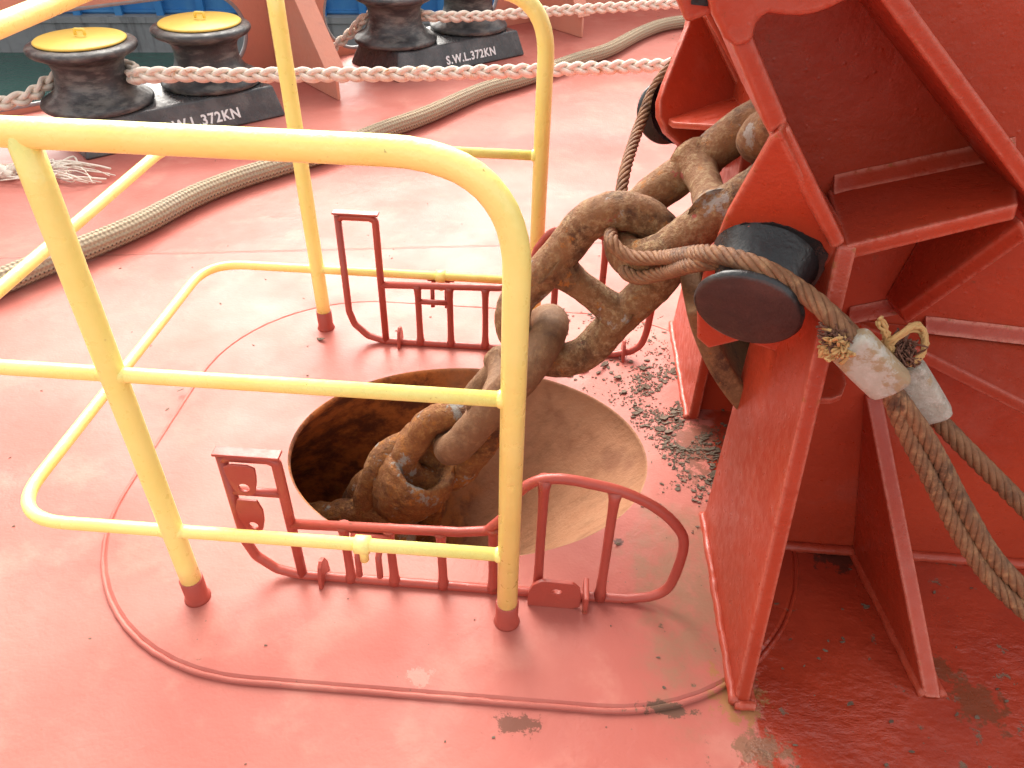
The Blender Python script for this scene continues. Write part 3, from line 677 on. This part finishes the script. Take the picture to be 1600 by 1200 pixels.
# ================================================================== chain stopper
AP = V(1.100, .059, .871)
WN = V(-.33, -.86, -.39).normalized()
def mir(p, c=.51): return V(p.x, 2*c-p.y, p.z)
def stopper():
    root = empty('chain_stopper', (1.6, .51, 0)); tag(root, 'massive red welded chain stopper with side plates, brackets and flared wings', 'chain stopper')
    S = M['stopper']
    y0 = .262
    MP = [(1.10, .006), (3.3, .006), (3.3, 1.50), (.84, 1.50), (at(1140, 0, 1, .046).x, 1.30), (at(1140, 0, 1, .046).x, at(1140, 0, 1, .046).z), (at(1218, 202, 1, .046).x, at(1218, 202, 1, .046).z), (at(1312, 386, 1, .046).x, at(1312, 386, 1, .046).z), (1.10, .80)]
    BR = [(-.139, .004), (.059, .871), (.262-.001, .871), (.335, .60), (.335, .004)]
    T = onp(1215, 200, WN, AP)
    edges = []
    # flange along the panel's left edge (continues the bracket up to the top beam)
    F1 = [V(1.118, .059, .868), V(T.x+.012, .045, T.z), V(.845, .045, 1.21)]
    S1f = at(1592, 318, 1, .059)
    S2b = [at(1325, 497, 1, y0-.001), at(1640, 533, 1, y0-.001)]; S2f = [onp(1325, 500, V(0, 0, 1), V(0, 0, .60)), at(1640, 655, 2, .59)]
    B2 = [V(1.470, -.095, .003), V(1.318, y0-.012, .46), V(1.318, y0-.001, .46), V(1.430, y0-.001, .003)]
    def part(name, poly, th, m=S, bev=.004, par=root, both=True):
        res = []
        for k in ((0, 1) if both else (0,)):
            P = [Vector(p) for p in poly]; t_ = Vector(th)
            if k: P = [mir(p) for p in P]; t_ = V(t_.x, -t_.y, t_.z)
            mb = MB(); prism(mb, P, t_); res.append(mb.build(name, m, par, bevel=bev))
        return res
    side = part('side_plate', [V(x, y0, z) for x, z in MP], V(0, .028, 0))
    part('bracket', [V(1.099, y, z) for y, z in BR], V(.028, 0, 0))
    part('bracket', B2, V(.032, 0, 0))
    part('bracket', [p+V(.75, 0, 0) for p in B2], V(.032, 0, 0))
    # left flange: one band up the panel's edge, its front face from bracket to head
    for px in ([(1118, 10), (1203, 212), (1233, 192), (1178, 60), (1160, 10)], [(1204, 214), (1301, 392), (1323, 380), (1234, 196)]):
        part('flange', [at(u, v, 1, .046) for u, v in px], V(0, y0-.047, 0), bev=.006)
    # shelf, diagonal flanges, lower shelf
    part('shelf', [AP+V(.010, .001, 0), S1f, V(1.40, y0-.001, .945), V(1.136, y0-.001, .868)], V(.004, 0, -.024))
    fa, fb = at(1345, -40, 1, .048), at(1615, 320, 1, .048)
    nn = V((fb-fa).z, 0, -(fb-fa).x).normalized()
    if nn.z < 0: nn = -nn
    fc_ = fb+(fb-fa)*.45
    part('flange', [fa, fc_, V(fc_.x, y0-.001, fc_.z), V(fa.x, y0-.001, fa.z)], nn*.022)
    ga, gb = at(1598, 345, 1, .062), at(1405, 486, 1, .215); gm = V(.4*ga.x+.6*gb.x, .13, .4*ga.z+.6*gb.z)
    gback = [V(gb.x-.01, y0-.001, gb.z+.0), V(ga.x-.005, y0-.001, ga.z-.005)]
    part('flange', [ga, gb, gback[0], gback[1]], V(.022, 0, -.026))
    part('shelf', [S2b[0], at(1360, 512, 1, .235), at(1442, 548, 1, .19), at(1640, 648, 1, .10), S2b[1]], V(0, 0, -.024))
    g1 = [at(u, v, 2, .575) for u, v in ((1290, 520), (1309, 545), (1323, 598), (1316, 617), (1300, 623), (1262, 623))]
    part('gusset', g1, V(0, 0, -.012), both=False, bev=.002)
    # wing
    wpx = [(1218, 205), (1202, 218), (1130, 345), (1098, 428), (1088, 470), (1088, 528), (1107, 545), (1160, 532), (1232, 557), (1252, 548), (1283, 480), (1308, 388)]
    wing = [onp(u, v, WN, AP) for u, v in wpx]
    mb = MB(); prism(mb, wing, -WN*.026); wg = mb.build('wing_plate', S, root, bevel=.004)
    WF = V(-.33, .86, -.39).normalized(); AF = at(1133, 99, 1, .94)
    fpx = [(1080, 20), (1076, 40), (1040, 130), (1031, 158), (1031, 182), (1042, 207), (1080, 241), (1135, 262), (1200, 230), (1165, 150), (1112, 18)]
    mb = MB(); prism(mb, [onp(u, v, WF, AF) for u, v in fpx], WF*.026); mb.build('wing_plate', S, root, bevel=.004)
    sa, sb = onp(1045, 185, WF, AF-WF*.002), onp(1150, 150, WF, AF-WF*.002); gn = (sb-sa).cross(V(0, -1, .12)).normalized()
    gp = [sa, sb]+[onp(u, v, gn, sa) for u, v in ((1176, 186), (1137, 196), (1052, 191))]
    mb = MB(); prism(mb, gp, V(0, 0, -.014)); mb.build('gusset', S, root, bevel=.002)
    mb = MB(); a, b = at(1100, 25, 1, .93), at(1178, 188, 1, .90); prism(mb, [a, b, b+V(.02, .0, .012), a+V(.02, 0, .012)], V(-.01, .08, -.01)); mb.build('flange', S, root, bevel=.003)
    # front head slab and cross beam above the chain
    hp = [(1096, -110), (1100, -30), (1112, 22), (1132, 62), (1150, 76), (1178, 68), (1180, 50), (1186, 31), (1202, 23), (1225, 26), (1252, 27), (1275, 23), (1298, 15), (1322, 3), (1350, -3), (1372, -20), (1420, -110)]
    part('head_plate', [at(u, v, 1, .036) for u, v in hp], V(0, .05, 0), both=True, bev=.008)
    bx = [at(u, v, 1, .055) for u, v in ((1034, -60), (1072, 38), (1122, 19), (1126, -70))]
    mb = MB(); prism(mb, bx, V(0, .91, 0)); o = mb.build('cross_beam', S, root, bevel=.006)
    sp = [at(u, v, 1, .0525) for u, v in ((1080, -12), (1080, 7), (1106, 10), (1108, -12))]
    mb = MB(); prism(mb, sp, V(0, .004, 0)); mb.build('beam_socket', M['dark_fill'], o)  # flat dark plate stands for the shade in the beam's hole
    # welds along the feet
    def weld(pts, r=.010, nm='weld_bead'):
        mb = MB(); tube(mb, resample([Vector(p) for p in pts], .012), r, 8); mb.build(nm, S, root, smooth=True, rough=.0022)
    for k in (0, 1):
        f = mir if k else (lambda p: p)
        weld([f(V(1.096, -.142, .012)), f(V(1.096, .335, .012))]); weld([f(V(1.131, -.142, .006)), f(V(1.131, y0, .006))]); weld([f(V(1.098, -.142, .008)), f(V(1.135, -.142, .008))])
        weld([f(V(1.131, y0-.006, .010)), f(V(1.43, y0-.006, .010))], .013); weld([f(V(1.46, y0-.006, .008)), f(V(3.3, y0-.006, .008))], .013)
        weld([f(V(1.468, -.09, .004)), f(V(1.428, y0, .004))]); weld([f(V(1.505, -.09, .004)), f(V(1.465, y0, .004))])
    def fil(a, b, d1, d2, sz):
        mb = MB(); n = 24; vs = []
        for k in range(n+1):
            p = a.lerp(b, k/n); s_ = sz*(1+.05*noise.noise(V(k*.3, sz*100, 2)))
            vs += [p, p+d1*s_, p+d2*s_]
        fs = [[k*3+j, k*3+(j+1) % 3, k*3+3+(j+1) % 3, k*3+3+j] for k in range(n) for j in range(3)]+[[2, 1, 0], [n*3+j for j in range(3)]]
        mb.add(vs, fs); mb.build('weld_bead', S, root)
    yv, zv = V(0, -1, 0), V(0, 0, 1); y1_ = y0-.0015
    fil(V(1.140, y1_, .8695), V(1.39, y1_, .9435), yv, zv, .024)
    q0, q1 = at(1322, 496, 1, y1_), at(1402, 480, 1, y1_); fil(q0, q1, yv, zv, .022)
    q0, q1 = at(1440, 510, 1, y1_), at(1640, 533, 1, y1_); fil(q0, q1, yv, zv, .022)
    q0, q1 = at(1404, 478, 1, y1_), at(1510, 352, 1, y1_); fil(q0, q1, yv, V(-.8, 0, .6), .022)
    # black horn for the lashing wire
    dc = onp(1167, 486, V(0, 1, 0), V(0, .03, 0)); L = (dc-AP).dot(WN)
    prof = [(.080, -L-.001), (.076, -L+.008), (.069, -L*.80), (.064, -L*.60), (.060, -L*.44), (.056, -L*.32), (.060, -L*.22), (.076, -L*.13), (.0795, -L*.08), (.0795, -.004), (.0770, 0), (0, 0)]
    mb = MB(); lathe(mb, prof[:-1], dc, WN, 64); h = mb.build('lashing_horn', M['black'], root, smooth=True, rough=.0012)
    mb = MB(); lathe(mb, [(0, .003), (.072, .003), (.0765, .001), (.0775, -.003)], dc, WN, 64); mb.build('end_disc', M['disc'], h, smooth=True)
    e1 = WN.cross(V(0, 0, 1)).normalized(); e2 = WN.cross(e1); bc = dc-WN*(L-.0005)+V(.010, -.004, 0); mb = MB()
    mb.add([bc+(e1*math.cos(a)+e2*math.sin(a))*(.082+.012*noise.noise(V(math.cos(a)*2.4, math.sin(a)*2.4, 1))+.003*noise.noise(V(math.cos(a)*11, math.sin(a)*11, 5)))+WN*k for k in (-.002, .0015) for a in [2*PI*j/96 for j in range(96)]], [[j, (j+1) % 96, 96+(j+1) % 96, 96+j] for j in range(96)]+[[96+j for j in range(96)]])
    mb.build('paint_patch', M['black'], h, smooth=False)
    df = at(1020, 185, 1, 1.02); mb = MB()
    df = at(1040, 175, 1, 1.03); nf = WF
    lathe(mb, [(.085, -.09), (.06, -.06), (.052, -.03), (.06, -.014), (.078, -.006), (.079, .0), (.07, .008), (0, .008)], df, nf, 40); mb.build('lashing_horn', M['black'], root, smooth=True, rough=.001)
    return dc
DC = stopper()
# curved chain guide between the side plates
def guide():
    root = empty('chain_guide', (1.6, .51, .15)); tag(root, 'rusty curved chain guide trough inside the red stopper', 'chain guide')
    cx, cz, R1, R2 = 1.60, .83, .683, .640; a0, a1 = math.radians(200), math.radians(262); n = 40
    mb = MB(); prof = []
    for k in range(n+1):
        a = a0+(a1-a0)*k/n
        prof.append((a, V(cx+R1*math.cos(a), 0, cz+R1*math.sin(a)), V(cx+R2*math.cos(a), 0, cz+R2*math.sin(a))))
    vs = []; fs = []
    for a, o_, i_ in prof: vs += [o_+V(0, .296, 0), i_+V(0, .296, 0), i_+V(0, .66, 0), o_+V(0, .66, 0)]
    for k in range(n):
        for j in range(4): fs.append([k*4+j, k*4+(j+1) % 4, (k+1)*4+(j+1) % 4, (k+1)*4+j])
    fs += [[3, 2, 1, 0], [n*4+j for j in range(4)]]
    mb.add(vs, fs); mb.build('trough', M['guide'], root, bevel=.008)
    mb = MB(); lathe(mb, [(0, -.17), (.30, -.17), (.33, -.15), (.30, -.08), (.26, 0), (.30, .08), (.33, .15), (.30, .17), (0, .17)], V(1.52, .51, .60), V(0, 1, 0), 56); mb.build('dark_filler', M['dark_fill'], root, smooth=True)  # black drum added to fill the trough's inside with darkness
guide()

# ================================================================== lashing wires
HN = DC-WN*.022
def hp_(u, v, off=0.): return onp(u, v, WN, HN-WN*off)
def ferrule(root, a, b, wa, wb, name='ferrule'):
    ax = (b-a).normalized(); up = (RIGHT*.55+V(0, 0, 1)*.6-V(0, 1, 0)*.2); up = (up-ax*up.dot(ax)).normalized(); sd = ax.cross(up)
    mb = MB(); seg = 28; rings = []
    for t_, f in ((-.0, .80), (.04, .95), (.09, 1), (.5, 1.01), (.92, 1), (.97, .95), (1.0, .78)):
        c = a.lerp(b, t_); rings.append([c+(up*wb*f*math.copysign(abs(math.sin(2*PI*k/seg))**.55, math.sin(2*PI*k/seg))+sd*wa*f*math.copysign(abs(math.cos(2*PI*k/seg))**.55, math.cos(2*PI*k/seg))) for k in range(seg)])
    vs = [v for r in rings for v in r]; n = len(rings)
    fs = [[i*seg+k, i*seg+(k+1) % seg, (i+1)*seg+(k+1) % seg, (i+1)*seg+k] for i in range(n-1) for k in range(seg)]+[list(range(seg))[::-1], [(n-1)*seg+k for k in range(seg)]]
    mb.add(vs, fs); return mb.build(name, M['ferrule'], root, smooth=True, rough=.0009)
def tuft(root, c, d, n, L, rnd, mat, nm, spread=.5, th=(.0012, .0022)):
    mb = MB()
    for k in range(n):
        dd = (d.normalized()+V(rnd.gauss(0, spread), rnd.gauss(0, spread), rnd.gauss(0, spread))).normalized()
        st = c+V(rnd.gauss(0, .007), rnd.gauss(0, .007), rnd.gauss(0, .007)); l = L*rnd.uniform(.35, .95)
        cur = V(rnd.gauss(0, .45), rnd.gauss(0, .45), rnd.gauss(0, .45))*l
        tube(mb, spline([st, st+dd*l*.5+cur, st+dd*l*.85-cur*.5, st+dd*l], 3), rnd.uniform(*th), 5)
    return mb.build(nm, mat, root, smooth=True)
def wires():
    rnd = random.Random(11); WR = .0140
    r1 = empty('lashing_wire', HN); tag(r1, 'rusty wire rope over the black horn ending in the nearer pale ferrule', 'wire rope')
    e1 = at(1338, 545, 1, -.045)
    # main near part: from the chain joint over the horn, to the ferrule and on
    near = [at(955, 372, 1, .44), at(968, 392, 1, .41), at(995, 403, 1, .385), at(1040, 402, 1, .32), hp_(1098, 396, .055), hp_(1145, 403, .02), hp_(1195, 421), hp_(1245, 450), at(1290, 486, 1, -.022), e1, at(1402, 622, 1, -.055), at(1456, 700, 1, -.065), at(1504, 790, 1, -.09), at(1556, 875, 1, -.12), at(1630, 950, 1, -.15)]
    far = [at(1085, 60, 1, 1.06), at(1045, 108, 1, 1.04), at(1022, 140, 1, 1.02), at(998, 200, 1, .94), at(978, 262, 1, .80), at(966, 325, 1, .68), at(957, 352, 1, .56)]
    mb = MB(); strands(mb, spline(far+near, 8), WR, .115, 6, seg=7, step=.005); mb.build('wire', M['wire'], r1, smooth=True)
    fa, fb = at(1322, 533, 1, -.045), at(1394, 606, 1, -.052)
    ferrule(r1, fa, fb, .0175, .031)
    # return leg of the eye, lying against the main part below the ferrule
    ret = [fb+V(-.012, 0, .01), at(1414, 672, 1, -.060), at(1456, 752, 1, -.078), at(1498, 832, 1, -.102), at(1548, 905, 1, -.13), at(1612, 965, 1, -.16)]
    mb = MB(); strands(mb, spline(ret, 8), WR*.95, .115, 6, seg=7, step=.005, phase=1); mb.build('wire', M['wire'], r1, smooth=True)
    tuft(r1, at(1310, 532, 1, -.045), (at(1295, 520, 1, -.045)-fa), 150, .017, rnd, M['fray_dark'], 'frayed_end', .22, (.0009, .0015))
    tuft(r1, at(1312, 540, 1, -.05), (at(1292, 540, 1, -.045)-fa), 110, .017, rnd, M['hemp'], 'hemp_core', .5, (.0014, .0030))
    r2 = empty('lashing_wire', at(1430, 600, 1, -.02)); tag(r2, 'rusty wire rope ending in the farther pale ferrule with a curled hemp tail', 'wire rope')
    far2 = [at(1150, 120, 1, 1.0), at(1095, 180, 1, .97), at(1066, 232, 1, .92), at(1040, 280, 1, .80), at(1010, 340, 1, .66), at(985, 385, 1, .60), at(975, 408, 1, .50)]
    near2 = [at(978, 425, 1, .41), at(1000, 434, 1, .38), at(1045, 424, 1, .31), hp_(1090, 411, .055), hp_(1150, 412, .045), hp_(1210, 437, .03), hp_(1262, 478, .012), at(1320, 520, 1, -.005), at(1400, 560, 1, -.0), at(1445, 630, 1, -.01), at(1500, 700, 1, -.03), at(1560, 760, 1, -.05), at(1640, 835, 1, -.08)]
    near2 = [at(978, 425, 1, .41), at(1000, 434, 1, .38), at(1045, 424, 1, .31), hp_(1090, 411, .055), hp_(1150, 409, .04), hp_(1205, 427, .022), hp_(1258, 460, .020), at(1305, 498, 1, .012), at(1352, 545, 1, .0), at(1405, 590, 1, -.006), at(1447, 636, 1, -.012), at(1500, 692, 1, -.03), at(1560, 752, 1, -.05), at(1640, 832, 1, -.08)]
    mb = MB(); strands(mb, spline(far2+near2, 8), WR, .115, 6, seg=7, step=.005, phase=2); mb.build('wire', M['wire'], r2, smooth=True)
    ga, gb = at(1412, 572, 1, -.012), at(1462, 652, 1, -.018)
    ferrule(r2, ga, gb, .0165, .026)
    ret = [gb, at(1466, 690, 1, -.045), at(1492, 760, 1, -.07), at(1530, 850, 1, -.10)]
    # curled tail
    cc = at(1412, 538, 1, -.02); mb = MB()
    loop = [cc+RIGHT*(.030*math.cos(a))+V(0, 0, 1)*(.027*math.sin(a))+V(0, .012, 0)*math.sin(2*a) for a in [math.radians(k) for k in range(-100, 215, 15)]]
    tail = [at(1375, 500, 1, -.03), at(1385, 522, 1, -.03), at(1392, 545, 1, -.03)]
    for j in range(9):
        off = V(rnd.gauss(0, .0028), rnd.gauss(0, .0028), rnd.gauss(0, .0028))
        tube(mb, [p+off+V(rnd.gauss(0, .0012), rnd.gauss(0, .0012), rnd.gauss(0, .0012)) for p in spline(tail[::-1][::-1]+loop[12:][::-1][:0]+[at(1397, 556, 1, -.03)], 5)], .0024, 5)
        tube(mb, [p+off+V(rnd.gauss(0, .0014), rnd.gauss(0, .0014), rnd.gauss(0, .0014)) for p in loop], .0028, 5)
    mb.build('hemp_core', M['hemp'], r2, smooth=True)
    tuft(r2, at(1408, 562, 1, -.02), (at(1402, 530, 1, -.02)-at(1408, 562, 1, -.02)), 150, .030, rnd, M['fray_dark'], 'frayed_end', .16, (.0009, .0016))
    # shackle bow at the right margin where the eye turns
    c = at(1625, 915, 1, -.13); r3 = empty('shackle', c); tag(r3, 'pale grey shackle at the turn of the lower wire rope', 'shackle')
    mb = MB(); tube(mb, fillet([c+V(.09, .0, .03), c+V(-.012, 0, .018), c+V(-.012, .0, -.02), c+V(.09, 0, -.03)], .02, 8), .010, 12); mb.build('bow', M['ferrule'], r3, smooth=True, rough=.001)
    mb = MB(); tube(mb, [c+V(.085, 0, .045), c+V(.085, 0, -.045)], .011, 12); mb.build('pin', M['ferrule'], r3, smooth=True)
wires()

# ================================================================== rust and paint flakes lying on deck
def flakes():
    rnd = random.Random(3); mb = MB()
    def flake(p, s, z):
        n = rnd.randint(5, 8); a0 = rnd.random()*6; el = rnd.uniform(.25, .8); yaw = rnd.gauss(.45, .6); tl = (rnd.gauss(0, .22), rnd.gauss(0, .22)); t_ = max(.0010, s*.10); out = []
        for k in range(n):
            a = a0+2*PI*k/n; r = s*rnd.uniform(.55, 1.15); x, y = r*math.cos(a), r*el*math.sin(a)
            X = x*math.cos(yaw)-y*math.sin(yaw); Y = x*math.sin(yaw)+y*math.cos(yaw); out.append(V(p.x+X, p.y+Y, z+max(0.0006, s*.18+X*tl[0]+Y*tl[1])))
        prism(mb, out, V(0, 0, t_))
    def inside(p):
        return ((p.x-HC.x)/HA)**2+((p.y-HC.y)/HB)**2 < 1.03
    for k in range(3000):
        t_ = rnd.random(); c = at(1010, 590, 2, DT).lerp(at(1120, 745, 2, DT), t_)
        p = c+V(rnd.gauss(0, .055+.03*t_), rnd.gauss(0, .11), 0)
        if inside(p) or (p.x > 1.09 and (p.y < .345 or p.y > .675)) or p.y < .24 or p.x > 1.5: continue
        if noise.noise(p*14) < -.12: continue
        s = min(.022, .0012+rnd.expovariate(400)); flake(p, s, DT)
    for k in range(900):
        p = V(rnd.uniform(.80, 1.085), rnd.uniform(.50, 1.15), 0)
        if inside(p) or noise.noise(p*11) < .0: continue
        flake(p, rnd.uniform(.0012, .0045), DT)
    for k in range(75):
        p = V(rnd.uniform(.72, 1.08), rnd.uniform(.78, 1.22), 0)
        if inside(p): continue
        flake(p, rnd.uniform(.003, .012), DT if p.y < 1.2 else 0)
    for u, v, s in ((912, 578, .020), (945, 572, .034), (935, 583, .016), (890, 588, .014), (965, 850, .009), (283, 610, .010), (262, 640, .007), (500, 532, .018), (1128, 640, .016)):
        flake(at(u, v, 2, DT), s, DT)
    for k in range(110):
        p = V(rnd.uniform(-.9, 1.1), rnd.uniform(-.4, 2.6), 0)
        if inside(p): continue
        dz = DT if (-.3 < p.x < 1.32 and -.18 < p.y < 1.2) else 0
        flake(p, rnd.uniform(.0015, .0052), dz)
    for k in range(70):
        p = V(rnd.uniform(1.17, 2.0), rnd.uniform(-.35, .24), 0); dz = DT if (p.x < 1.32 and p.y > -.17) else 0
        if abs(p.x-1.47) < .05: continue
        flake(p, rnd.uniform(.002, .0085), dz)
    o = mb.build('rust_flakes', M['flake']); tag(o, 'dark loose rust and paint flakes scattered on the deck beside the stopper', 'flakes', kind='stuff')
flakes()
